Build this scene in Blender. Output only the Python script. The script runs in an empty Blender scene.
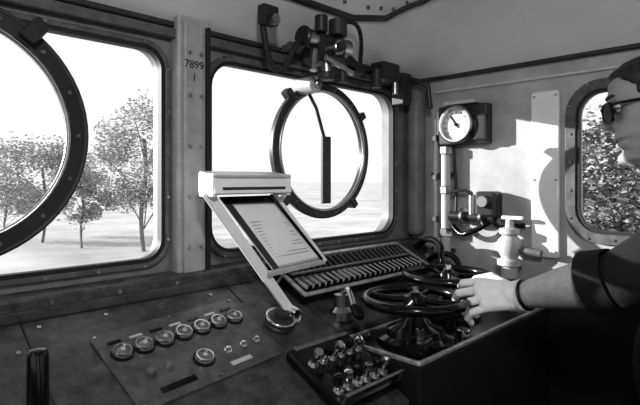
import bpy, bmesh, math, random
from mathutils import Vector, Matrix
random.seed(7)
S=bpy.context.scene
I4=Matrix.Identity(4)
V=Vector
# ---------------------------------------------------------------- materials
def mat(name,g,rough=.5,metal=0.,var=.18,scale=14,bump=0.,spec=.5,stretch=None):
    m=bpy.data.materials.new(name); m.use_nodes=True
    nt=m.node_tree; b=nt.nodes['Principled BSDF']
    b.inputs['Roughness'].default_value=rough; b.inputs['Metallic'].default_value=metal
    b.inputs['Specular IOR Level'].default_value=spec
    tc=nt.nodes.new('ShaderNodeTexCoord'); n=nt.nodes.new('ShaderNodeTexNoise')
    n.inputs['Scale'].default_value=scale; n.inputs['Detail'].default_value=6; n.inputs['Roughness'].default_value=.65
    mp=nt.nodes.new('ShaderNodeMapping')
    if stretch: mp.inputs['Scale'].default_value=stretch
    nt.links.new(tc.outputs['Object'],mp.inputs['Vector']); nt.links.new(mp.outputs['Vector'],n.inputs['Vector'])
    r=nt.nodes.new('ShaderNodeValToRGB')
    r.color_ramp.elements[0].position=.3; r.color_ramp.elements[1].position=.7
    lo=g*(1-var); hi=min(1,g*(1+var))
    r.color_ramp.elements[0].color=(lo,lo,lo,1); r.color_ramp.elements[1].color=(hi,hi,hi,1)
    nt.links.new(n.outputs['Fac'],r.inputs['Fac']); nt.links.new(r.outputs['Color'],b.inputs['Base Color'])
    if bump:
        bp=nt.nodes.new('ShaderNodeBump'); bp.inputs['Strength'].default_value=bump; bp.inputs['Distance'].default_value=.004
        nt.links.new(n.outputs['Fac'],bp.inputs['Height']); nt.links.new(bp.outputs['Normal'],b.inputs['Normal'])
    return m
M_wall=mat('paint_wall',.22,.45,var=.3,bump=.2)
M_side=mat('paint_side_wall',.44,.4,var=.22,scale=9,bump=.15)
M_post=mat('paint_post',.38,.4,bump=.2,scale=25)
M_ceil=mat('paint_ceiling',.72,.35,var=.06,scale=5)
M_frame=mat('paint_frame',.12,.4,var=.4,bump=.3,scale=30)
M_rub=mat('rubber_black',.02,.6)
M_ring=mat('ring_iron',.04,.35,metal=.3)
M_cons=mat('console_paint',.070,.33,var=.6,scale=30,bump=.3)
M_plate=mat('instrument_plate',.12,.33,metal=.2,var=.4,scale=40)
M_sill=mat('sill_worn',.07,.5,var=.8,scale=34,bump=.4)
M_blk=mat('black_enamel',.008,.16)
M_blkm=mat('black_matte',.008,.7)
M_chr=mat('chrome',.8,.15,metal=1,var=.05)
M_stl=mat('steel',.45,.3,metal=1,var=.2,scale=50)
M_white=mat('white_enamel',.85,.35,var=.06)
M_lgt=mat('light_grey_metal',.55,.4,var=.12,scale=30)
M_mid=mat('mid_grey_metal',.22,.35,metal=.4,var=.3,scale=40)
M_rim=mat('worn_edge',.45,.35,metal=.4,var=.4,scale=60)
M_dial=mat('dial_white',.85,.5,var=.02)
M_dark=mat('dark_grey',.04,.5,var=.4)
M_skin=mat('skin',.50,.5,var=.16,scale=60,bump=.2)
M_face=mat('skin_face',.36,.42,var=.12,scale=40,bump=.1)
M_shirt=mat('shirt_black',.008,.85,var=.3,scale=60,bump=.3)
M_trou=mat('trousers_dark',.010,.85,var=.3,scale=60)
M_hair=mat('hair_dark',.03,.5,var=.6,scale=60,bump=.6)
M_glove=mat('glove_white',.92,.8,var=.05,scale=60,bump=.3)
M_paper=mat('paper',.9,.8,var=.04)
M_ground=mat('ground_dry',.52,.95,var=.3,scale=.25)
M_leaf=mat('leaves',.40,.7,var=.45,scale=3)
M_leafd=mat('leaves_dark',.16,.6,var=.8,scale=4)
M_bark=mat('bark',.2,.9,var=.4,scale=8)
M_floor=mat('floor_steel',.05,.6,var=.4,scale=12)
# ---------------------------------------------------------------- helpers
def grp(name,loc=(0,0,0)):
    e=bpy.data.objects.new(name,None); e.empty_display_size=.05; e.location=loc
    S.collection.objects.link(e); return e
def link(o,g):
    S.collection.objects.link(o)
    if g is not None:
        o.parent=g; o.matrix_parent_inverse=Matrix.Translation(-V(g.location))
    return o
def fin(g,name,bm,m,M=I4,smooth=False,bevel=0,seg=2):
    bmesh.ops.transform(bm,matrix=M,verts=bm.verts)
    me=bpy.data.meshes.new(name); bm.to_mesh(me); bm.free()
    me.materials.append(m)
    if smooth:
        for p in me.polygons: p.use_smooth=True
        try: me.set_sharp_from_angle(angle=math.radians(40))
        except Exception: pass
    o=bpy.data.objects.new(name,me); link(o,g)
    if bevel:
        b=o.modifiers.new('b','BEVEL'); b.width=bevel; b.segments=seg; b.limit_method='ANGLE'
    return o
def box(g,name,c,s,m,M=I4,rot=None,bevel=.003):
    bm=bmesh.new(); bmesh.ops.create_cube(bm,size=1)
    T=Matrix.Translation(c)
    if rot: T=T@Matrix.Rotation(rot[0],4,rot[1])
    return fin(g,name,bm,m,M@T@Matrix.Diagonal((*s,1)),bevel=min(bevel,min(s)*.4))
def axisM(p,d):
    return Matrix.Translation(p)@V(d).normalized().to_track_quat('Z','Y').to_matrix().to_4x4()
def lathe(g,name,prof,p,d,m,seg=32,M=I4):
    bm=bmesh.new(); rings=[]
    for r,h in prof:
        if r<1e-6: rings.append([bm.verts.new((0,0,h))])
        else: rings.append([bm.verts.new((r*math.cos(2*math.pi*i/seg),r*math.sin(2*math.pi*i/seg),h)) for i in range(seg)])
    for A,B in zip(rings,rings[1:]):
        for i in range(seg):
            a0=A[i%len(A)];a1=A[(i+1)%len(A)];b0=B[i%len(B)];b1=B[(i+1)%len(B)]
            vs=[]
            for v in (a0,a1,b1,b0):
                if v not in vs: vs.append(v)
            if len(vs)>2:
                try: bm.faces.new(vs)
                except ValueError: pass
    bmesh.ops.recalc_face_normals(bm,faces=bm.faces)
    return fin(g,name,bm,m,M@axisM(p,d),smooth=True)
def cyl(g,name,p1,p2,r,m,r2=None,seg=20,M=I4):
    p1=V(p1);p2=V(p2);L=(p2-p1).length; r2=r if r2 is None else r2; e=min(r,r2)*.12
    return lathe(g,name,[(0,0),(r-e,0),(r,e),(r2,L-e),(r2-e,L),(0,L)],p1,p2-p1,m,seg,M)
def c2m(g,name,cu,m,M,smooth):
    o=bpy.data.objects.new('t',cu); S.collection.objects.link(o)
    dg=bpy.context.evaluated_depsgraph_get(); me=bpy.data.meshes.new_from_object(o.evaluated_get(dg))
    bpy.data.objects.remove(o); me.transform(M); me.name=name; me.materials.clear(); me.materials.append(m)
    if smooth:
        for p in me.polygons: p.use_smooth=True
        try: me.set_sharp_from_angle(angle=math.radians(40))
        except Exception: pass
    return link(bpy.data.objects.new(name,me),g)
def tube(g,name,pts,r,m,M=I4,cyc=False,nurbs=False,res=5):
    cu=bpy.data.curves.new('c','CURVE'); cu.dimensions='3D'; cu.bevel_depth=r; cu.bevel_resolution=res; cu.use_fill_caps=True
    s=cu.splines.new('NURBS' if nurbs else 'POLY'); s.points.add(len(pts)-1)
    for q,p in zip(s.points,pts): q.co=(*p,1)
    s.use_cyclic_u=cyc
    if nurbs: s.order_u=3; s.use_endpoint_u=not cyc; s.resolution_u=8
    return c2m(g,name,cu,m,M,True)
def plate(g,name,outer,holes,th,m,M=I4,z=0,bevel=0.):
    cu=bpy.data.curves.new('c','CURVE'); cu.dimensions='2D'; cu.fill_mode='BOTH'; cu.extrude=th/2-bevel; cu.bevel_depth=bevel; cu.bevel_resolution=1
    if bevel: cu.offset=-bevel
    for pl in [outer]+holes:
        s=cu.splines.new('POLY'); s.points.add(len(pl)-1)
        for q,p in zip(s.points,pl): q.co=(p[0],p[1],0,1)
        s.use_cyclic_u=True
    return c2m(g,name,cu,m,M@Matrix.Translation((0,0,z)),False)
def rr(x0,y0,x1,y1,r,n=6):
    P=[]
    for cx,cy,a0 in ((x1-r,y1-r,0),(x0+r,y1-r,90),(x0+r,y0+r,180),(x1-r,y0+r,270)):
        for i in range(n+1):
            a=math.radians(a0+90*i/n); P.append((cx+r*math.cos(a),cy+r*math.sin(a)))
    return P
def circ(x,y,r,n=64,z=None):
    return [(x+r*math.cos(2*math.pi*i/n),y+r*math.sin(2*math.pi*i/n))+(() if z is None else (z,)) for i in range(n)]
def studs(g,name,pts,r,h,m,M,hexa=True):
    bm=bmesh.new()
    for x,y,z in pts:
        bmesh.ops.create_cone(bm,cap_ends=True,segments=6 if hexa else 12,radius1=r,radius2=r*.85,depth=h,matrix=Matrix.Translation((x,y,z+h/2)))
    return fin(g,name,bm,m,M)
def FR(o,x,y,z): 
    x,y,z=V(x),V(y),V(z)
    return Matrix(((x[0],y[0],z[0],o[0]),(x[1],y[1],z[1],o[1]),(x[2],y[2],z[2],o[2]),(0,0,0,1)))
M1=FR((0,1.1,0),(1,0,0),(0,0,1),(0,-1,0))        # windscreen wall: x=X, y=height, z=into cab
M2=FR((1.6,0,0),(0,-1,0),(0,0,1),(-1,0,0))       # side wall: x=-Y, y=height, z=into cab
c25,s25=math.cos(math.radians(25)),math.sin(math.radians(25))
MS=FR((0,1.06,1.26),(1,0,0),(0,c25,s25),(0,-s25,c25))  # console slope
def sr(Y): return (Y-1.06)/c25
# ---------------------------------------------------------------- room shell
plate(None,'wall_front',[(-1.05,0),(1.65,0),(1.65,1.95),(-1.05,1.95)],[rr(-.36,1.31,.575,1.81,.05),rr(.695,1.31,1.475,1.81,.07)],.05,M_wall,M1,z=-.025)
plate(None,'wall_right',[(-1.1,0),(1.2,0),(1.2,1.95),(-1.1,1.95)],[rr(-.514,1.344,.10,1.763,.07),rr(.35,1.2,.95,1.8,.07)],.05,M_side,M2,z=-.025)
plate(None,'wall_back',[(-1.05,0),(1.65,0),(1.65,2.1),(-1.05,2.1)],[rr(-.8,1.2,-.1,1.8,.06),rr(.5,1.2,1.2,1.8,.06)],.05,M_wall,FR((0,-1.2,0),(1,0,0),(0,0,1),(0,-1,0)),z=.025)
plate(None,'wall_left',[(-1.25,0),(1.1,0),(1.1,2.1),(-1.25,2.1)],[rr(-.9,1.2,.8,1.8,.06)],.05,M_wall,FR((-1.0,0,0),(0,1,0),(0,0,1),(1,0,0)),z=-.025)
box(None,'floor',(.3,-.05,-.025),(2.7,2.4,.05),M_floor)
bm=bmesh.new(); NX,NY=70,66; gv=[]
def cv(d,k=.3): return math.sin(min(d/k,1)*math.pi/2)
def cz(x,y): return 1.86+.22*cv(max(0,1.1-y))*cv(max(0,1.6-x))
for i in range(NX+1):
    row=[]
    for j in range(NY+1):
        x=-1.04+2.67*(i/NX)**.8; y=-1.24+2.36*(j/NY)**.8
        row.append(bm.verts.new((x,y,cz(x,y))))
    gv.append(row)
for i in range(NX):
    for j in range(NY): bm.faces.new((gv[i][j],gv[i][j+1],gv[i+1][j+1],gv[i+1][j]))
o=fin(None,'ceiling',bm,M_ceil,smooth=True)
so=o.modifiers.new('s','SOLIDIFY'); so.thickness=.03; so.offset=-1
# ceiling trims
g=grp('trim_1',(1.3,.9,1.9))
tube(g,'cove_bead_front',[(-.98,1.085,1.868),(1.45,1.085,1.868),(1.57,1.05,1.868),(1.588,.95,1.868),(1.588,-1.1,1.868)],.008,M_dark)
g=grp('trim_2',(.6,1.05,1.85))
box(g,'rain_rail',(.31,1.085,1.845),(2.5,.03,.022),M_frame)
g=grp('trim_3',(1.0,.6,2.05))
pts=[(-.9,.985),(.6,.985),(1.12,.985),(1.25,.96),(1.33,.88),(1.36,.72),(1.36,.2),(1.36,-1.0)]
dense=[]
for (ax,ay),(bx,by) in zip(pts,pts[1:]):
    for k in range(8): dense.append((ax+(bx-ax)*k/8,ay+(by-ay)*k/8))
tube(g,'ceiling_panel_seam',[(x,y,cz(x,y)-.002) for x,y in dense],.010,M_dark,nurbs=True)
studs(g,'ceiling_screws',[(x,-y+.03,-cz(x,y-.03)) for x,y in dense[::3]],.006,.008,M_frame,Matrix.Rotation(math.pi,4,'X'))
# ---------------------------------------------------------------- windows
def window(name,M,x0,y0,x1,y1,r,fw=.028):
    g=grp(name,M@V(((x0+x1)/2,(y0+y1)/2,0)))
    plate(g,'frame',rr(x0-fw,y0-fw,x1+fw,y1+fw,r+fw),[rr(x0,y0,x1,y1,r)],.012,M_frame,M,z=.006,bevel=.002)
    plate(g,'gasket',rr(x0-.001,y0-.001,x1+.001,y1+.001,r),[rr(x0+.009,y0+.009,x1-.009,y1-.009,r-.008)],.02,M_rub,M,z=-.002)
    pts=[];n=9
    for i in range(n):
        f=(i+.5)/n
        pts+=[(x0+(x1-x0)*f,y0-fw/2,.012),(x0+(x1-x0)*f,y1+fw/2,.012)]
    for i in range(5):
        f=(i+.5)/5; pts+=[(x0-fw/2,y0+(y1-y0)*f,.012),(x1+fw/2,y0+(y1-y0)*f,.012)]
    studs(g,'screws',pts,.004,.003,M_stl,M,False)
    return g
window('window_1',M1,-.36,1.31,.575,1.81,.05,.012)
window('window_2',M1,.695,1.31,1.475,1.81,.07,.014)
window('window_3',M2,-.514,1.344,.10,1.763,.07,.03)
# post between windows
g=grp('window_post',(.634,1.08,1.6))
box(g,'post_body',(.634,1.08,1.575),(.086,.04,.63),M_post,bevel=.006)
box(g,'post_cover',(.628,1.056,1.57),(.05,.012,.6),M_post,bevel=.003)
box(g,'edge_strip',(.669,1.057,1.57),(.01,.014,.6),M_rub,bevel=.001)
studs(g,'bolts',[(.634+dx,zz,.052) for zz in (1.34,1.46,1.58,1.70,1.80) for dx in (-.018,.012)],.005,.004,M_stl,M1)
cu=bpy.data.curves.new('n','FONT'); cu.body='7899'; cu.size=.026; cu.extrude=.0005; cu.align_x='CENTER'
c2m(g,'number_plate_text',cu,M_rub,M1@Matrix.Translation((.628,1.765,.0505)),False)
cu=bpy.data.curves.new('n','FONT'); cu.body='1'; cu.size=.026; cu.extrude=.0005; cu.align_x='CENTER'
c2m(g,'number_text_lower',cu,M_rub,M1@Matrix.Translation((.628,1.735,.0505)),False)
# sill
g=grp('window_sill',(.3,1.07,1.27))
box(g,'sill_board',(.3,1.065,1.268),(2.56,.07,.03),M_sill,bevel=.006)
box(g,'sill_lip',(.3,1.03,1.246),(2.56,.012,.03),M_cons,bevel=.003)
studs(g,'sill_bolts',[(x*.13-.6,1.268,.07) for x in range(17)],.005,.004,M_stl,M1)
# ---------------------------------------------------------------- clear view screens
def clearview(x,z,R,w,zoff,nb):
    g=grp('clear_view_screen',M1@V((x,z,zoff)))
    plate(g,'ring',circ(x,z,R),[circ(x,z,R-w)],.022,M_ring,M1,z=zoff,bevel=.003)
    tube(g,'outer_bead',circ(x,z,R-.002,64,zoff+.008),.005,M_dark,M1,cyc=True)
    tube(g,'inner_bead',circ(x,z,R-w,64,zoff+.010),.005,M_stl,M1,cyc=True)
    studs(g,'bolts',[(px,pz,zoff+.011) for px,pz in circ(x,z,R-w/2,nb)],.005,.004,M_frame,M1)
    return g
g=clearview(.145,1.588,.24,.036,.035,16)
box(g,'clamp',(.145+.24*math.cos(.95),1.588+.235*math.sin(.95),.06),(.045,.03,.03),M_ring,M=M1,rot=(.9,'Z'))
box(g,'clamp_low',(.145+.24*math.cos(-1.9),1.588+.235*math.sin(-1.9),.06),(.045,.03,.03),M_ring,M=M1,rot=(-1.9,'Z'))
g=clearview(1.082,1.588,.202,.022,.03,14)
for a in (0.6,2.3,3.9,5.4):
    box(g,'lug',(1.082+.209*math.cos(a),1.588+.209*math.sin(a),.03),(.03,.022,.03),M_ring,M=M1,rot=(a,'Z'))
# wiper
g=grp('windscreen_wiper',(1.1,1.05,1.6))
cyl(g,'wiper_motor',(.985,1.08,1.77),(.985,1.0,1.77),.024,M_lgt)
cyl(g,'wiper_motor_cap',(.985,1.0,1.77),(.985,.985,1.77),.012,M_stl)
tube(g,'wiper_arm',[(.985,1.045,1.77),(1.03,1.045,1.71),(1.065,1.045,1.62)],.005,M_dark)
box(g,'blade',(1.07,1.045,1.53),(.034,.012,.20),M_dark,bevel=.003)
# wiper air motor / hoses above
g=grp('wiper_air_valve',(1.0,.98,1.87))
box(g,'valve_body',(1.0,.985,1.862),(.10,.085,.075),M_ring,bevel=.012)
cyl(g,'cylinder_left',(.915,.975,1.882),(1.09,.975,1.882),.025,M_stl)
cyl(g,'cylinder_end',(.905,.975,1.882),(.918,.975,1.882),.030,M_ring)
cyl(g,'cap',(1.02,.95,1.90),(1.02,.95,1.945),.026,M_dark)
cyl(g,'cap_b',(.96,.955,1.90),(.96,.955,1.945),.018,M_ring)
cyl(g,'stem',(.985,.96,1.83),(.985,.96,1.79),.014,M_stl)
cyl(g,'stem_knob',(.985,.96,1.795),(.985,.96,1.775),.024,M_dark)
cyl(g,'stem_b',(1.04,.95,1.83),(1.04,.95,1.775),.012,M_dark)
cyl(g,'stem_c',(.94,.96,1.85),(.925,.95,1.79),.010,M_stl)
cyl(g,'side_port',(1.0,.945,1.862),(1.0,.92,1.862),.020,M_stl)
cyl(g,'side_port_nut',(1.0,.92,1.862),(1.0,.908,1.862),.013,M_dark,seg=6)
box(g,'linkage',(1.01,.935,1.815),(.12,.010,.014),M_stl,rot=(.25,'Y'))
box(g,'mount_plate',(1.0,1.04,1.87),(.16,.07,.02),M_frame)
box(g,'mount_leg',(1.0,1.075,1.86),(.12,.03,.07),M_frame)
tube(g,'hose',[(.93,.975,1.88),(.89,.975,1.87),(.86,.98,1.80),(.84,.99,1.775),(.82,1.0,1.80),(.80,1.0,1.85),(.79,1.0,1.93)],.008,M_rub,nurbs=True)
tube(g,'hose_b',[(1.07,.975,1.875),(1.12,.965,1.84),(1.17,.99,1.82),(1.23,1.03,1.85)],.008,M_rub,nurbs=True)
tube(g,'hose_c',[(1.03,.95,1.94),(1.08,.94,1.96),(1.14,.96,1.92),(1.20,1.02,1.87)],.006,M_rub,nurbs=True)
box(g,'hose_bracket',(.80,.985,1.915),(.05,.03,.05),M_ring,bevel=.006)
cyl(g,'hose_bracket_bolt',(.80,.97,1.90),(.80,.95,1.90),.014,M_stl,seg=6)
g=grp('air_pipe',(1.3,1.04,1.86))
tube(g,'pipe',[(1.1,1.05,1.875),(1.35,1.05,1.865),(1.47,1.03,1.86),(1.52,.98,1.83),(1.52,.97,1.75)],.009,M_ring)
box(g,'junction_box',(1.34,1.03,1.86),(.09,.06,.06),M_ring,bevel=.008)
cyl(g,'hanging_switch',(1.28,1.02,1.86),(1.28,1.02,1.80),.016,M_dark)
cyl(g,'hanging_switch_b',(1.38,1.02,1.84),(1.38,1.02,1.79),.010,M_stl)
box(g,'bracket',(1.46,1.05,1.82),(.05,.05,.11),M_dark)
# ---------------------------------------------------------------- console
def prism(g,name,poly,x0,x1,m,bevel=.006):
    bm=bmesh.new(); A=[bm.verts.new((x0,y,z)) for y,z in poly]; B=[bm.verts.new((x1,y,z)) for y,z in poly]
    n=len(poly)
    bm.faces.new(A); bm.faces.new(B[::-1])
    for i in range(n): bm.faces.new((A[i],B[i],B[(i+1)%n],A[(i+1)%n]))
    bmesh.ops.recalc_face_normals(bm,faces=bm.faces)
    return fin(g,name,bm,m,bevel=bevel)
def sz(Y): return 1.26-(1.06-Y)*.4663
g=grp('control_console',(.3,.8,1.0))
prism(g,'desk_slope',[(1.095,1.255),(1.06,1.26),(.60,sz(.60)),(.60,.9),(.75,.0),(1.095,.0)],-.985,.865,M_cons)
prism(g,'desk_slope_right',[(1.095,1.255),(1.06,1.26),(.81,sz(.81)),(.81,.0),(1.095,.0)],.865,1.53,M_cons)
# seams
def strip(g,name,X,Y0,Y1,m=M_rub,w=.003):
    L=(Y1-Y0)/c25; box(g,name,(X,(sr(Y0)+sr(Y1))/2,.0005),(w,L,.002),m,M=MS,bevel=0)
strip(g,'seam_1',.255,.62,1.04); strip(g,'seam_2',-.1,.62,1.04)
strip(g,'seam_3',.70,.96,1.04)
box(g,'seam_long',(-.1,sr(1.02),.0005),(1.75,.003,.002),M_rub,M=MS,bevel=0)
studs(g,'screws',[(x,sr(1.0),0) for x in (.28,.4,.52,.64,.2,.08,-.04)]+[(.235,sr(y),0) for y in (.75,.85,.95)],.005,.003,M_stl,MS)
# instrument panel
g=grp('instrument_panel',(.52,.87,1.17))
MP=MS@Matrix.Translation((.52,sr(.872),0))@Matrix.Rotation(math.radians(5),4,'Z')
plate(g,'plate',rr(-.165,-.10,.165,.10,.008),[],.004,M_plate,MP,z=.002,bevel=.001)
studs(g,'screws',[(x,y,.004) for x in (-.157,0,.157) for y in (-.092,.092)],.004,.003,M_stl,MP)
def dial(g,nm,x,y,z,r,M,ang=.8):
    lathe(g,nm+'_bezel',[(r*.76,0.0),(r*1.05,0),(r*1.05,r*.35),(r*.97,r*.42),(r*.88,r*.42),(r*.80,r*.2)],(x,y,z),(0,0,1),M_stl,32,M)
    lathe(g,nm+'_face',[(0,r*.18),(r*.84,r*.18),(r*.84,0)],(x,y,z),(0,0,1),M_dial,32,M)
    box(g,nm+'_needle',(x+.2*r*math.cos(ang),y+.2*r*math.sin(ang),z+r*.22),(r*.85,r*.07,r*.04),M_blk,M=M,rot=(ang,'Z'),bevel=0)
    bm=bmesh.new()
    for i in range(11):
        a=math.radians(-40+26*i)
        bmesh.ops.create_cube(bm,size=1,matrix=Matrix.Translation((x+r*.68*math.cos(a),y+r*.68*math.sin(a),z+r*.2))@Matrix.Rotation(a,4,'Z')@Matrix.Diagonal((r*.12,r*.035,r*.03,1)))
    fin(g,nm+'_ticks',bm,M_blk,M)
    lathe(g,nm+'_hub',[(0,r*.3),(r*.1,r*.28),(r*.1,r*.18)],(x,y,z),(0,0,1),M_blk,12,M)
def lampbutton(g,nm,x,y,z,r,M):
    lathe(g,nm+'_base',[(0,0),(r*1.18,0),(r*1.18,r*.14),(r*1.0,r*.2)],(x,y,z),(0,0,1),M_blk,32,M)
    lathe(g,nm+'_ring',[(r*.70,r*.1),(r*1.0,r*.1),(r*1.02,r*.45),(r*.93,r*.62),(r*.78,r*.62),(r*.70,r*.42)],(x,y,z),(0,0,1),M_chr,32,M)
    lathe(g,nm+'_lens',[(r*.73,r*.35),(r*.55,r*.50),(r*.3,r*.58),(0,r*.62)],(x,y,z),(0,0,1),M_mid,32,M)
    lathe(g,nm+'_cap',[(r*.25,r*.55),(r*.22,r*.68),(0,r*.70)],(x,y,z),(0,0,1),M_lgt,16,M)
for i in range(7):
    lampbutton(g,'indicator_%d'%(i+1),-.131+.0431*i,.036,.004,.0178,MP)
lampbutton(g,'indicator_8',-.005,-.042,.004,.0185,MP)
for i in range(7): box(g,'label_%d'%i,(-.131+.0431*i,.068,.005),(.026,.006,.002),M_lgt if i%2 else M_blk,M=MP,bevel=0)
for x in (-.11,-.075): lathe(g,'lamp',[(.009,0),(.009,.005),(.006,.009),(0,.010)],(x,-.03,.004),(0,0,1),M_mid,20,MP)
for x in (.05,.09,.125):
    lathe(g,'button',[(.008,0),(.008,.004),(.005,.004),(.005,.010),(0,.011)],(x,-.045,.004),(0,0,1),M_chr,20,MP)
box(g,'nameplate',(-.08,-.075,.005),(.07,.012,.002),M_blk,M=MP,bevel=0)
box(g,'label_low',(.06,-.078,.005),(.05,.010,.002),M_lgt,M=MP,bevel=0)
# black lever lower left
g=grp('reverser_lever',(.223,.80,1.14))
lathe(g,'handle',[(.010,0),(.010,.03),(.015,.035),(.0145,.11),(.011,.118),(0,.12)],(.223,.80,1.137),(0,0,1),M_blk)
lathe(g,'base',[(.03,-.01),(.03,.004),(.012,.012),(.0,.012)],(.223,.80,1.140),(0,-s25,c25),M_dark)
# switch bank
g=grp('switch_bank',(1.1,.98,1.25))
x0,x1=.84,1.40; ya,yb=sr(.905),sr(1.045)
box(g,'housing',((x0+x1)/2,(ya+yb)/2,.0165),(x1-x0,yb-ya,.032),M_blk,M=MS,bevel=.008)
plate(g,'rim',rr(x0-.006,ya-.006,x1+.006,yb+.006,.01),[rr(x0+.006,ya+.006,x1-.006,yb-.006,.006)],.005,M_rim,MS,z=.034,bevel=.001)
n=23
for k in range(2):
    yy=ya+(.030 if k==0 else .095)+.012
    for i in range(n):
        xx=x0+.03+(x1-x0-.06)*i/(n-1)
        box(g,'slat_%d_%d'%(k,i),(xx,yy,.036),(.014,.052,.012),M_blk,M=MS,rot=(.12 if k else -.10,'X'),bevel=.003)
        box(g,'slat_edge_%d_%d'%(k,i),(xx-.0085,yy,.036),(.0025,.048,.010),M_mid if (i*5+k*2)%5 else M_lgt,M=MS,rot=(.12 if k else -.10,'X'),bevel=.001)
box(g,'label_strip',((x0+x1)/2,(ya+yb)/2+.004,.037),(x1-x0-.04,.008,.006),M_mid,M=MS,bevel=.001)
# ---------------------------------------------------------------- document holder
g=grp('document_holder',(.735,.869,1.17))
lathe(g,'pivot_base',[(0,-.004),(.034,-.004),(.034,.006),(.028,.012),(.028,.022),(.018,.026),(.018,.036),(0,.038)],(.735,.869,1.171),(0,-s25,c25),M_dark)
tube(g,'pivot_ring',[(.735+.032*math.cos(a*.26),.869+.032*math.sin(a*.26)*c25-.02*s25,1.171+.032*math.sin(a*.26)*s25+.02*c25) for a in range(24)],.004,M_chr,cyc=True)
def slab(name,P,th,m):
    n=(V(P[1])-V(P[0])).cross(V(P[3])-V(P[0])).normalized()*th*.5
    bm=bmesh.new(); A=[bm.verts.new(V(p)+n) for p in P]; B=[bm.verts.new(V(p)-n) for p in P]
    bm.faces.new(A); bm.faces.new(B[::-1])
    for i in range(4): bm.faces.new((A[i],B[i],B[(i+1)%4],A[(i+1)%4]))
    bmesh.ops.recalc_face_normals(bm,faces=bm.faces)
    return fin(g,name,bm,m,bevel=th*.3)
def bar(name,p,q,w,th,m,up=(0,-1,0)):
    p,q=V(p),V(q); d=(q-p).normalized(); s=d.cross(V(up)).normalized()*w*.5
    return slab(name,[p-s,p+s,q+s,q-s],th,m)
# board leans back: top away from the driver, bottom towards him
hTL=V((.612,.925,1.462)); hTR=V((.775,.935,1.462)); hBR=V((.905,.900,1.300)); hBL=V((.715,.865,1.300))
def bl(u,v): # u across, v down
    return hTL.lerp(hTR,u).lerp(hBL.lerp(hBR,u),v)
slab('back_plate',[hTL,hTR,hBR,hBL],.004,M_lgt)
off=V((0,-.004,.001))
slab('paper',[bl(.12,.12)+off,bl(.93,.12)+off,bl(.94,.97)+off,bl(.10,.97)+off],.001,M_paper)
for i in range(12):
    v=.36+.045*i; bar('print_line_%d'%i,bl(.18,v)+off*1.4,bl(.84 if i%3 else .55,v)+off*1.4,.0014,.0006,M_mid)
slab('clip_bar',[bl(.0,.0)+off,bl(1,.0)+off,bl(1,.10)+off,bl(0,.10)+off],.006,M_blk)
slab('dark_margin',[bl(.0,.10)+off,bl(.12,.10)+off,bl(.10,1)+off,bl(0,1)+off],.003,M_dark)
bar('left_rail',(.570,.905,1.475),(.768,.856,1.190),.024,.009,M_white)
bar('right_rail',(.768,.925,1.468),(.915,.895,1.292),.011,.008,M_white)
bar('right_rail_dark_edge',(.756,.922,1.465),(.900,.893,1.298),.008,.006,M_blk)  # thin black frame edge along the right rail
bar('lower_bar',(.70,.862,1.292),(.915,.898,1.292),.014,.008,M_lgt)
X0,X1=.570,.780
box(g,'head_top',((X0+X1)/2,.905,1.512),(X1-X0,.06,.006),M_lgt,rot=(.15,'X'),bevel=.002)
box(g,'head_face',((X0+X1)/2,.880,1.490),(X1-X0,.006,.040),M_white,rot=(-.25,'X'),bevel=.002)
box(g,'head_back',((X0+X1)/2,.935,1.494),(X1-X0,.006,.044),M_lgt,bevel=.002)
box(g,'head_end_left',(X0+.004,.905,1.489),(.012,.055,.050),M_white,bevel=.003)
box(g,'head_end_right',(X1-.004,.905,1.489),(.012,.055,.050),M_white,bevel=.003)
box(g,'head_inner',((X0+X1)/2,.906,1.478),(X1-X0-.03,.035,.018),M_blk,bevel=.002)
box(g,'head_slot',((X0+X1)/2,.874,1.482),(X1-X0-.04,.004,.006),M_dark,bevel=.001)
tube(g,'strut',[(.84,.895,1.30),(.85,.96,1.28),(.83,.985,1.235)],.005,M_stl)
cyl(g,'foot',(.745,.868,1.185),(.79,.862,1.18),.013,M_white)
cyl(g,'knob',(.768,.84,1.195),(.768,.88,1.205),.012,M_chr)
# ---------------------------------------------------------------- lever cluster
g=grp('brake_valve_cluster',(.76,.70,1.1))
box(g,'housing',(.765,sr(.705),.0135),(.18,.17,.026),M_blk,M=MS,bevel=.008)
for i in range(6):
    for k in range(2):
        x=.70+.027*i; y=sr(.66+.07*k)
        h=.022+.010*((i*3+k)%3)
        tilt=V(((-.2+.1*i),.3-.5*k,1)).normalized()
        p=V((x,y,.024)); q=p+tilt*h
        cyl(g,'lever_%d_%d'%(i,k),p,q,.005,M_chr,M=MS)
        lathe(g,'collar_%d_%d'%(i,k),[(.010,0),(.012,.003),(.009,.008),(0,.008)],tuple(p),(0,0,1),M_stl,16,MS)
        lathe(g,'grip_%d_%d'%(i,k),[(0,0),(.009,.002),(.0105,.01),(.009,.018),(0,.020)],tuple(q-tilt*.004),tuple(tilt),M_chr if (i+k)%2 else M_blk,16,MS)
box(g,'scale_strip',(.77,sr(.775),.026),(.16,.010,.003),M_mid,M=MS,bevel=0)
tube(g,'guard_rail',[(.685,sr(.635),.02),(.685,sr(.635),.045),(.86,sr(.635),.045),(.86,sr(.635),.02)],.004,M_stl,MS)
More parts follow.
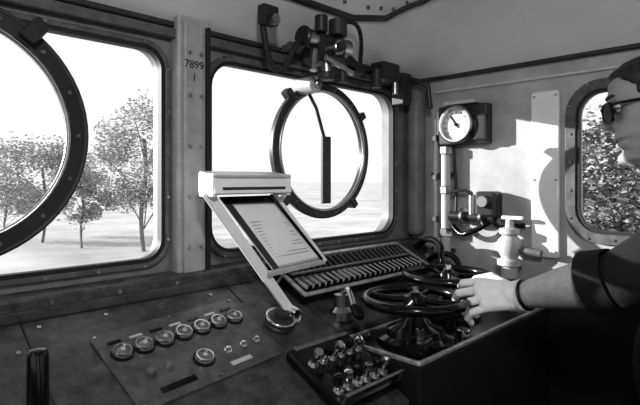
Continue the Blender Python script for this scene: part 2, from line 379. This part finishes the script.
# ---------------------------------------------------------------- pedestal with handwheels
g=grp('brake_pedestal',(1.2,.7,.6))
prism(g,'cabinet',[(.805,1.115),(.58,1.115),(.58,.1),(.805,.1)],.87,1.565,M_blkm)
plate(g,'top_rim',rr(.87,.58,1.565,.805,.01),[rr(.879,.589,1.556,.80,.008)],.010,M_rim,Matrix.Translation((0,0,1.12)),bevel=.002)
box(g,'top_plate',(1.22,.69,1.117),(.68,.21,.006),M_blk)
box(g,'scale_block',(.93,.62,1.135),(.07,.04,.03),M_blk,rot=(.2,'Z'),bevel=.006)
cyl(g,'lock_pin',(.93,.62,1.15),(.93,.62,1.175),.008,M_chr)
cyl(g,'release_button',(1.10,.61,1.12),(1.10,.61,1.14),.016,M_chr)
def handwheel(x,y,z,R,base,r=.0115,nsp=4,ph=.3):
    g=grp('handwheel',(x,y,z))
    T=Matrix.Translation((x,y,z))
    tube(g,'rim',circ(0,0,R,56,0),r,M_blk,T,cyc=True)
    lathe(g,'hub',[(0,.018),(.012,.018),(.016,.012),(.026,.008),(.030,-.004),(.022,-.02),(.016,-.03),(.016,base-z)],(x,y,z),(0,0,1),M_blk)
    lathe(g,'nut',[(0,.03),(.008,.03),(.009,.018),(0,.018)],(x,y,z),(0,0,1),M_chr,6)
    for i in range(nsp):
        a=ph+2*math.pi*i/nsp
        tube(g,'spoke_%d'%i,[(.02*math.cos(a),.02*math.sin(a),0),(R*.5*math.cos(a+.12),R*.5*math.sin(a+.12),-.008),(R*math.cos(a),R*math.sin(a),0)],.008,M_blk,T,nurbs=True)
    lathe(g,'pedestal_boss',[(.09,0.001),(.09,.01),(.07,.016),(.065,.03),(.04,.04),(.022,.06),(.0,.06)],(x,y,base),(0,0,1),M_blk)
    return g
handwheel(1.0,.68,1.217,.118,1.12)
handwheel(1.25,.74,1.232,.118,1.12,ph=.9)
g=grp('brake_handle',(.93,.83,1.15))
lathe(g,'boss',[(.03,0),(.03,.02),(.018,.03),(.018,.06),(0,.064)],(.92,.845,1.155),(0,0,1),M_stl)
tube(g,'arm',[(.92,.845,1.21),(.91,.82,1.235),(.89,.79,1.235),(.87,.76,1.21)],.007,M_chr,nurbs=True)
lathe(g,'grip',[(0,0),(.011,.004),(.012,.03),(.008,.04),(0,.042)],(.87,.76,1.21),(-.2,-.5,-.3),M_blk)
# grab hoops at console end
g=grp('grab_handle',(1.5,1.0,1.2))
tube(g,'hoop',[(1.42,.88,1.18),(1.43,.87,1.25),(1.47,.90,1.29),(1.50,.98,1.30),(1.51,1.02,1.26)],.011,M_blk,nurbs=True)
tube(g,'hoop_b',[(1.45,.84,1.16),(1.47,.82,1.21),(1.49,.86,1.25),(1.51,.93,1.25),(1.51,.97,1.22)],.010,M_blk,nurbs=True)
# ---------------------------------------------------------------- side wall equipment
g=grp('pressure_gauge',M2@V((-.88,1.686,.03)))
box(g,'case',(-.87,1.690,.022),(.185,.135,.044),M_dark,M=M2,bevel=.006)
box(g,'case_right',(-.80,1.675,.030),(.05,.09,.05),M_ring,M=M2,bevel=.008)
dial(g,'dial',-.883,1.690,.044,.062,M2,ang=2.2)
box(g,'top_bracket',(-.965,1.705,.02),(.02,.09,.03),M_stl,M=M2)
box(g,'lamp_hood',(-.87,1.765,.035),(.12,.012,.06),M_lgt,M=M2)
g=grp('brake_pipe',M2@V((-.94,1.4,.03)))
cyl(g,'main_pipe',(-.938,1.215,.03),(-.938,1.62,.03),.017,M_lgt,M=M2)
cyl(g,'side_pipe',(-.985,1.235,.02),(-.985,1.72,.02),.009,M_lgt,M=M2)
for zz in (1.30,1.45,1.59):
    cyl(g,'coupling_%d'%int(zz*100),(-.938,zz,.03),(-.938,zz+.03,.03),.023,M_stl,seg=6,M=M2)
    cyl(g,'side_coupling_%d'%int(zz*100),(-.985,zz+.05,.02),(-.985,zz+.07,.02),.014,M_stl,seg=6,M=M2)
tube(g,'thin_pipe',[(-.91,1.62,.02),(-.91,1.55,.02),(-.90,1.45,.02),(-.90,1.38,.03)],.005,M_dark,M2,nurbs=True)
for zz in (1.25,1.52): box(g,'clip_%d'%int(zz*100),(-.96,zz,.012),(.09,.014,.022),M_dark,M=M2)
g=grp('isolating_valve',M2@V((-.82,1.40,.04)))
cyl(g,'body',(-.915,1.375,.04),(-.75,1.375,.04),.017,M_ring,M=M2)
cyl(g,'flange_a',(-.87,1.375,.04),(-.855,1.375,.04),.030,M_stl,M=M2)
cyl(g,'flange_b',(-.80,1.375,.04),(-.785,1.375,.04),.030,M_stl,M=M2)
box(g,'block',(-.775,1.42,.035),(.07,.085,.065),M_ring,M=M2,bevel=.01)
cyl(g,'block_cap',(-.775,1.43,.065),(-.775,1.43,.085),.020,M_stl,M=M2)
cyl(g,'bonnet',(-.83,1.375,.04),(-.83,1.45,.04),.015,M_stl,M=M2)
tube(g,'lever',[(-.83,1.45,.04),(-.85,1.465,.05),(-.90,1.46,.06)],.006,M_dark,M2)
tube(g,'feed_pipe',[(-.91,1.34,.03),(-.88,1.31,.04),(-.84,1.32,.05),(-.80,1.34,.04),(-.75,1.375,.04)],.009,M_blk,M2,nurbs=True)
tube(g,'drain_pipe',[(-.77,1.38,.04),(-.74,1.34,.04),(-.72,1.35,.03),(-.66,1.355,.02)],.008,M_blk,M2,nurbs=True)
g=grp('stop_cock',M2@V((-.70,1.32,.04)))
lathe(g,'body',[(0,1.19),(.026,1.19),(.026,1.225),(.038,1.23),(.038,1.245),(.024,1.252),(.034,1.27),(.038,1.29),(.034,1.31),(.022,1.322),(.032,1.33),(.032,1.345),(.014,1.35),(.011,1.375),(0,1.376)],(-.70,0,.045),(0,1,0),M_lgt,M=M2)
box(g,'lever',(-.69,1.380,.045),(.07,.012,.016),M_white,M=M2,bevel=.004)
cyl(g,'branch',(-.70,1.285,.045),(-.742,1.285,.045),.018,M_white,M=M2)
cyl(g,'branch_r',(-.70,1.285,.045),(-.60,1.275,.045),.012,M_mid,M=M2)
studs(g,'flange_bolts',[(.024*math.cos(a),.024*math.sin(a),0) for a in (0,1.05,2.1,3.14,4.2,5.2)],.005,.006,M_stl,M2@axisM((-.70,1.246,.045),(0,1,0)))
g=grp('wall_panel',M2@V((-.6,1.55,.01)))
plate(g,'cover',rr(-.645,1.26,-.560,1.775,.01),[],.014,M_white,M2,z=.007,bevel=.003)
studs(g,'screws',[(x,z,.014) for x in (-.635,-.57) for z in (1.28,1.5,1.76)],.004,.003,M_stl,M2)
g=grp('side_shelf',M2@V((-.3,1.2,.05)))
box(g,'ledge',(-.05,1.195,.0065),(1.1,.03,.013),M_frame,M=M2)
box(g,'shade_panel',(-.05,.9,.004),(1.1,.56,.008),M_blkm,M=M2)  # black sheet over the lower side wall, standing in for shade there
# wall ribs
g=grp('trim_4',M2@V((-1.07,1.5,.02)))
box(g,'corner_cover',(-1.063,1.575,.03),(.06,.56,.06),M_wall,M=M2,bevel=.02)
box(g,'joint_bead',(-.32,1.82,.006),(1.35,.010,.010),M_lgt,M=M2)
# ---------------------------------------------------------------- driver
def capsule(bm,p1,p2,r1,r2,n=4):
    p1,p2=V(p1),V(p2); L=(p2-p1).length
    k=max(2,int(L/(min(r1,r2)*.35)))
    for i in range(k+1):
        f=i/k; 
        bmesh.ops.create_icosphere(bm,subdivisions=2,radius=r1+(r2-r1)*f,matrix=Matrix.Translation(p1.lerp(p2,f)))
def ell(bm,c,r,R=I4):
    bmesh.ops.create_icosphere(bm,subdivisions=3,radius=1,matrix=Matrix.Translation(c)@R@Matrix.Diagonal((*r,1)))
def organic(g,name,bm,vox,smooth,mats,assign):
    me=bpy.data.meshes.new('t'); bm.to_mesh(me); bm.free()
    o=bpy.data.objects.new('t',me); S.collection.objects.link(o)
    r=o.modifiers.new('r','REMESH'); r.mode='VOXEL'; r.voxel_size=vox
    s=o.modifiers.new('s','SMOOTH'); s.iterations=smooth; s.factor=.5
    dg=bpy.context.evaluated_depsgraph_get(); m2=bpy.data.meshes.new_from_object(o.evaluated_get(dg))
    bpy.data.objects.remove(o)
    m2.materials.clear()
    for m in mats: m2.materials.append(m)
    for p in m2.polygons:
        p.use_smooth=True; p.material_index=assign(p.center)
    return link(bpy.data.objects.new(name,m2),g)
D=grp('driver',(1.32,.1,0))
shL=V((1.165,.11,1.435)); elL=V((1.090,.270,1.312)); wrL=V((1.122,.485,1.236))
shR=V((1.475,.08,1.44)); elR=V((1.52,.01,1.17)); wrR=V((1.47,.20,1.05))
ad=(wrL-elL).normalized()
bm=bmesh.new()
ell(bm,(1.32,.09,1.30),(.175,.12,.20)); ell(bm,(1.31,.14,1.10),(.17,.16,.20)); ell(bm,(1.31,.12,.95),(.175,.15,.15))
capsule(bm,(1.32,.10,1.46),shL,.066,.068); capsule(bm,(1.32,.10,1.46),shR,.066,.062)
capsule(bm,(1.32,.12,1.44),(1.305,.205,1.60),.062,.055)
capsule(bm,shL,elL-V((0,.01,0)),.070,.062)
capsule(bm,elL,elL.lerp(wrL,.35),.050,.050); capsule(bm,elL.lerp(wrL,.35),wrL,.050,.028)
capsule(bm,shR,elR,.058,.048); capsule(bm,elR,wrR,.042,.028)
for sx,fx in ((1.235,1.22),(1.405,1.43)):
    capsule(bm,(sx,.12,.92),(fx,.14,.50),.09,.062); capsule(bm,(fx,.14,.50),(fx,.07,.10),.060,.044)
def asg(c):
    c=V(c)
    f=(c-elL).dot(ad)
    if f>.052 and (c-elL-ad*f).length<.09 and c.y>.25 and c.x<1.2: return 1
    f=(c-elR).dot((wrR-elR).normalized())
    if f>.05 and (c-wrR).length<.2 and c.z<1.2 and c.x>1.41 and c.y>.1: return 1
    if c.z>1.53: return 1
    if c.z<.98: return 2
    return 0
organic(D,'body',bm,.008,4,[M_shirt,M_skin,M_trou],asg)
for i,fx in enumerate((1.22,1.43)):
    bm=bmesh.new(); capsule(bm,(fx,.06,.05),(fx,.22,.042),.045,.040); bmesh.ops.create_cube(bm,size=1,matrix=Matrix.Translation((fx,.13,.012))@Matrix.Diagonal((.08,.26,.02,1)))
    organic(D,'shoe_%d'%i,bm,.008,3,[M_blk],lambda c:0)
def ringtube(name,c,ax,R,r,m):
    tube(D,name,circ(0,0,R,28,0),r,m,axisM(c,ax),cyc=True)
lathe(D,'sleeve_hem',[(.050,0),(.060,-.035),(.064,.0),(.066,.014),(.062,.016),(.045,.004)],tuple(elL+ad*.046),tuple(ad),M_shirt)
tube(D,'collar',[(1.318+.070*math.cos(a*.262),.145+.07*math.sin(a*.262),1.505+.02*math.sin(a*.262+3.1)) for a in range(24)],.014,M_shirt,cyc=True)
ringtube('wristwatch_strap',wrL-ad*.022,ad,.032,.004,M_blk)
# hands
def hand(name,W,f,sdir,m,curl,sgn=1,rad=1.):
    f=V(f).normalized(); s=V(sdir); s=(s-f*s.dot(f)).normalized()
    n=s.cross(f)*sgn          # back of hand
    if n.z<0: n=-n
    bm=bmesh.new()
    capsule(bm,W-f*.012,W+f*.02,.027*rad,.029*rad)
    for k in range(4):
        o=(-.028,-.009,.010,.029)[k]
        capsule(bm,W+f*.02+s*o*.6,W+f*(.088-.006*abs(k-2))+s*o,.0165*rad,.0135*rad)
    lens=((.034,.022,.019),(.042,.027,.021),(.046,.030,.022),(.041,.026,.021))
    for k in range(4):
        o=(-.032,-.0105,.0115,.033)[k]
        p=W+f*(.088-.006*abs(k-2))+s*o
        r=(.0090,.0098,.0100,.0097)[k]*rad
        fan=s*((k-1.5)*.13)
        for j in range(3):
            a=curl[j]+ (k-1.5)*.08
            d=(f*math.cos(a)-n*math.sin(a)+fan).normalized()
            q=p+d*lens[k][j]
            capsule(bm,p,q,r,r*.93); p=q; r*=.93
    p=W+f*.022+s*.024-n*.006
    q=p+(f*.55+s*.65-n*.30).normalized()*.042
    capsule(bm,p,q,.017*rad,.0135*rad)
    t=q+(f*.85+s*.10-n*.55).normalized()*.034; capsule(bm,q,t,.0132*rad,.012*rad)
    u=t+(f*.65-s*.45-n*.7).normalized()*.026; capsule(bm,t,u,.012*rad,.010*rad)
    organic(D,name,bm,.0019,2,[m],lambda c:0)
hand('gloved_hand',wrL,(-.66,.74,.03),(.46,.38,.72),M_glove,(.55,1.45,2.3),rad=1.08)
lathe(D,'glove_cuff',[(.028,-.012),(.036,-.010),(.035,.012),(.031,.03),(.026,.03)],tuple(wrL-ad*.004),tuple(ad),M_glove)
hand('right_hand',wrR,(-.1,.8,-.5),(-.9,-.1,.1),M_skin,(.4,.9,1.3))
# head
HM=Matrix.Translation((1.285,.246,1.652))@Matrix.Rotation(math.radians(8),4,'Z')@Matrix.Rotation(math.radians(-8),4,'X')
def ip(t,z):
    if z<=t[0][0]: return t[0][1]
    for (a,x),(b,y) in zip(t,t[1:]):
        if z<=b:
            u=(z-a)/(b-a); u=u*u*(3-2*u); return x+(y-x)*u
    return t[-1][1]
F=[(-.122,.03),(-.114,.066),(-.10,.078),(-.08,.077),(-.04,.081),(0,.082),(.04,.088),(.07,.087),(.09,.075),(.105,.053),(.115,.028),(.12,0.001)]
Fe=[(-.115,.004),(-.102,.014),(-.09,.014),(-.077,.003),(-.066,.012),(-.061,.012),(-.055,.004),(-.048,.013),(-.042,.011),(-.032,.005),(-.02,.003),(.01,.002),(.02,-.004),(.032,.004),(.042,.007),(.06,.002),(.09,0)]
No=[(-.034,0),(-.027,.014),(-.02,.030),(-.012,.032),(0,.024),(.014,.014),(.026,.008),(.036,.002),(.045,0)]
Bk=[(-.122,.0),(-.10,.02),(-.08,.045),(-.05,.075),(0,.10),(.04,.108),(.07,.10),(.09,.083),(.105,.06),(.115,.032),(.12,.001)]
Wd=[(-.122,.012),(-.11,.032),(-.095,.045),(-.07,.056),(-.04,.064),(0,.070),(.04,.075),(.07,.071),(.09,.06),(.105,.043),(.115,.024),(.12,.001)]
def hp(z,th,off=0):
    f=ip(F,z);b=ip(Bk,z);w=ip(Wd,z)
    c=math.cos(th);s=math.sin(th)
    tw=abs((th+math.pi)%(2*math.pi)-math.pi)
    y=(f if c>0 else b)*(abs(c)**.9)*(1 if c>0 else -1)
    y+=ip(Fe,z)*math.exp(-(tw/.55)**2)+ip(No,z)*math.exp(-(tw/(.20+max(0,-z)*2.5))**2)
    y-=.007*math.exp(-((tw-.42)/.17)**2-((z-.018)/.012)**2)*2
    x=w*s
    k=1+off/max(.03,math.hypot(x,y))
    return V((x*k,y*k,z+off*.9*(z/.12 if z>0 else 0)))
def headmesh(name,m,zs,mask=None,off=0):
    bm=bmesh.new(); N=96; R=[]
    for z in zs: R.append([bm.verts.new(hp(z,2*math.pi*i/N,off if mask is None or mask(z,2*math.pi*i/N) else -.006)) for i in range(N)])
    for A,B in zip(R,R[1:]):
        for i in range(N): bm.faces.new((A[i],A[(i+1)%N],B[(i+1)%N],B[i]))
    bm.faces.new(R[0]); bm.faces.new(R[-1])
    bmesh.ops.recalc_face_normals(bm,faces=bm.faces)
    o=fin(D,name,bm,m,HM,smooth=False)
    for p in o.data.polygons: p.use_smooth=True
zs=[-.1215+.243*i/90 for i in range(91)]
headmesh('head',M_face,[min(z,.1198) for z in zs])
def hairmask(z,th):
    tw=abs((th+math.pi)%(2*math.pi)-math.pi)
    lim=.082 if tw<.8 else (.082-(tw-.8)*.06 if tw<1.25 else (.035 if tw<1.6 else (.0 if tw<2.0 else -.055)))
    return z>lim
headmesh('hair',M_hair,[-.06+.1798*i/60 for i in range(61)],hairmask,.007)
for sx in (-1,1):
    bm=bmesh.new(); ell(bm,(0,0,0),(.007,.018,.031)); 
    o=fin(D,'ear',bm,M_face,HM@Matrix.Translation((sx*.073,-.012,.0))@Matrix.Rotation(sx*.35,4,'Z')@Matrix.Rotation(-.15,4,'X'),smooth=True)
    tube(D,'ear_rim',[(sx*.079,-.012+.017*math.cos(a*.5),.002+.028*math.sin(a*.5)) for a in range(1,10)],.0035,M_face,HM)
    bm=bmesh.new(); ell(bm,(sx*.031,.068,.017),(.012,.012,.012)); fin(D,'eye',bm,M_white,HM,smooth=True)
    ML=HM@Matrix.Translation((sx*.036,.093,.011))@Matrix.Rotation(-sx*.42,4,'Z')@Matrix.Rotation(math.pi/2,4,'X')
    plate(D,'lens',rr(-.027,-.022,.027,.017,.013),[],.003,M_blk,ML)
    plate(D,'lens_frame',rr(-.030,-.025,.030,.020,.015),[rr(-.026,-.021,.026,.016,.012)],.006,M_blk,ML)
    tube(D,'temple_arm',[(sx*.062,.081,.022),(sx*.074,.06,.022),(sx*.079,.0,.020),(sx*.079,-.02,.008)],.003,M_blk,HM)
    tube(D,'eyebrow',[(sx*.018,.093,.042),(sx*.034,.089,.046),(sx*.050,.076,.043)],.003,M_hair,HM,nurbs=True)
tube(D,'glasses_bridge',[(-.010,.106,.020),(0,.108,.023),(.010,.106,.020)],.003,M_blk,HM)
tube(D,'mouth_line',[(.022*math.sin(a),.085+.006*math.cos(a*1.2),-.0555) for a in (-1.2,-.7,-.3,0,.3,.7,1.2)],.0018,M_dark,HM)
# ---------------------------------------------------------------- outside
bm=bmesh.new(); bmesh.ops.create_grid(bm,x_segments=2,y_segments=2,size=400,matrix=Matrix.Translation((100,100,-1.5)))
fin(None,'ground',bm,M_ground)
def tree(x,y,zt,cr,nl,ls,seed,name='tree',base=-1.5,clumps=16,low=.35,m=M_leaf,sp=.38):
    rnd=random.Random(seed); g=grp(name,(x,y,base)); H=zt-base
    top=V((x,y,base+H*.75))
    tube(g,'trunk',[(x,y,base-.1),(x+.05*H*rnd.uniform(-1,1),y,base+H*.25),(x+.04*H,y+.03*H,base+H*.5),tuple(top)],H*.014,M_bark,nurbs=True,res=2)
    bm=bmesh.new(); cs=[]
    for i in range(clumps):
        a=rnd.uniform(0,6.28); h=rnd.uniform(low,.95); rr_=cr*math.sqrt(rnd.random())*(1.15-abs(h-.62)*1.1)
        c=V((x+rr_*math.cos(a),y+rr_*math.sin(a),base+H*h)); cs.append(c)
        if i<9: tube(g,'branch_%d'%i,[(x,y,base+H*max(.15,h-.3)),tuple((V((x,y,base+H*max(.2,h-.2)))+c)/2),tuple(c)],H*.004,M_bark,nurbs=True,res=1)
    for i in range(nl):
        c=rnd.choice(cs); R=cr*sp
        d=V((rnd.gauss(0,1),rnd.gauss(0,1),rnd.gauss(0,.7))); d=d/max(1,d.length/1.9)*R*.6
        p=c+d
        q=Matrix.Translation(p)@Matrix.Rotation(rnd.uniform(0,6.28),4,'Z')@Matrix.Rotation(rnd.uniform(0,3.14),4,'X')@Matrix.Diagonal((ls*rnd.uniform(.5,1.2),ls*rnd.uniform(.5,1.),1,1))
        vs=[bm.verts.new(q@V(v)) for v in ((-1,0,0),(0,-.7,0),(1,0,0),(0,.7,0))]
        bm.faces.new(vs)
    fin(g,'foliage',bm,m)
def gp(px,t): # spot on plain: bearing & distance
    a=(px-320)/500; return t*(1+a)/math.sqrt(2),t*(1-a)/math.sqrt(2)
x,y=gp(144,21); tree(x,y,4.8,1.8,11000,.075,1,clumps=30)
x,y=gp(42,24); tree(x,y,3.3,2.1,9000,.085,2,clumps=24)
x,y=gp(82,22); tree(x,y,2.0,1.2,4000,.08,3,clumps=14)
x,y=gp(5,26); tree(x,y,1.4,1.6,4500,.08,4,clumps=14)
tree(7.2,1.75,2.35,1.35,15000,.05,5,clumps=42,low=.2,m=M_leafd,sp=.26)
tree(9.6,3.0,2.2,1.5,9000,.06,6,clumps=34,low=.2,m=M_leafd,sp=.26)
# ---------------------------------------------------------------- lights
w=bpy.data.worlds.new('sky'); S.world=w; w.use_nodes=True; w.node_tree.nodes['Background'].inputs[0].default_value=(1,1,1,1); w.node_tree.nodes['Background'].inputs[1].default_value=.86
sd=bpy.data.lights.new('sun','SUN'); sd.energy=7; sd.angle=.01; so=bpy.data.objects.new('sun',sd); S.collection.objects.link(so)
dirn=V((.53,-.80,-.20)); so.rotation_euler=dirn.to_track_quat('-Z','Y').to_euler()
g=grp('fill_lamp',(.0,-.1,2.0))  # unseen fill light added above the camera to brighten the cab; fixture made up
lathe(g,'lamp_base',[(0,0),(.12,0),(.12,-.02),(.10,-.03),(0,-.03)],(.0,-.1,2.075),(0,0,1),M_lgt)
ld=bpy.data.lights.new('fill_lamp_light','AREA'); ld.energy=9; ld.shape='DISK'; ld.size=.12
lo=bpy.data.objects.new('fill_light',ld); link(lo,g); lo.location=(0,-.1,2.03); lo.rotation_euler=(V((1.2,.7,1.4))-V((0,-.1,2.03))).to_track_quat('-Z','Y').to_euler()
# ---------------------------------------------------------------- camera
cd=bpy.data.cameras.new('cam'); cd.lens=28.125; cd.sensor_width=36; cd.shift_y=-22.5/640; cd.clip_start=.02; cd.clip_end=1000
co=bpy.data.objects.new('camera',cd); S.collection.objects.link(co); co.location=(0,0,1.5); co.rotation_euler=(math.pi/2,0,-math.pi/4)
S.camera=co
S.view_settings.view_transform='Standard'
try: S.view_settings.look='Medium High Contrast'
except Exception as e: print('look fail',e)
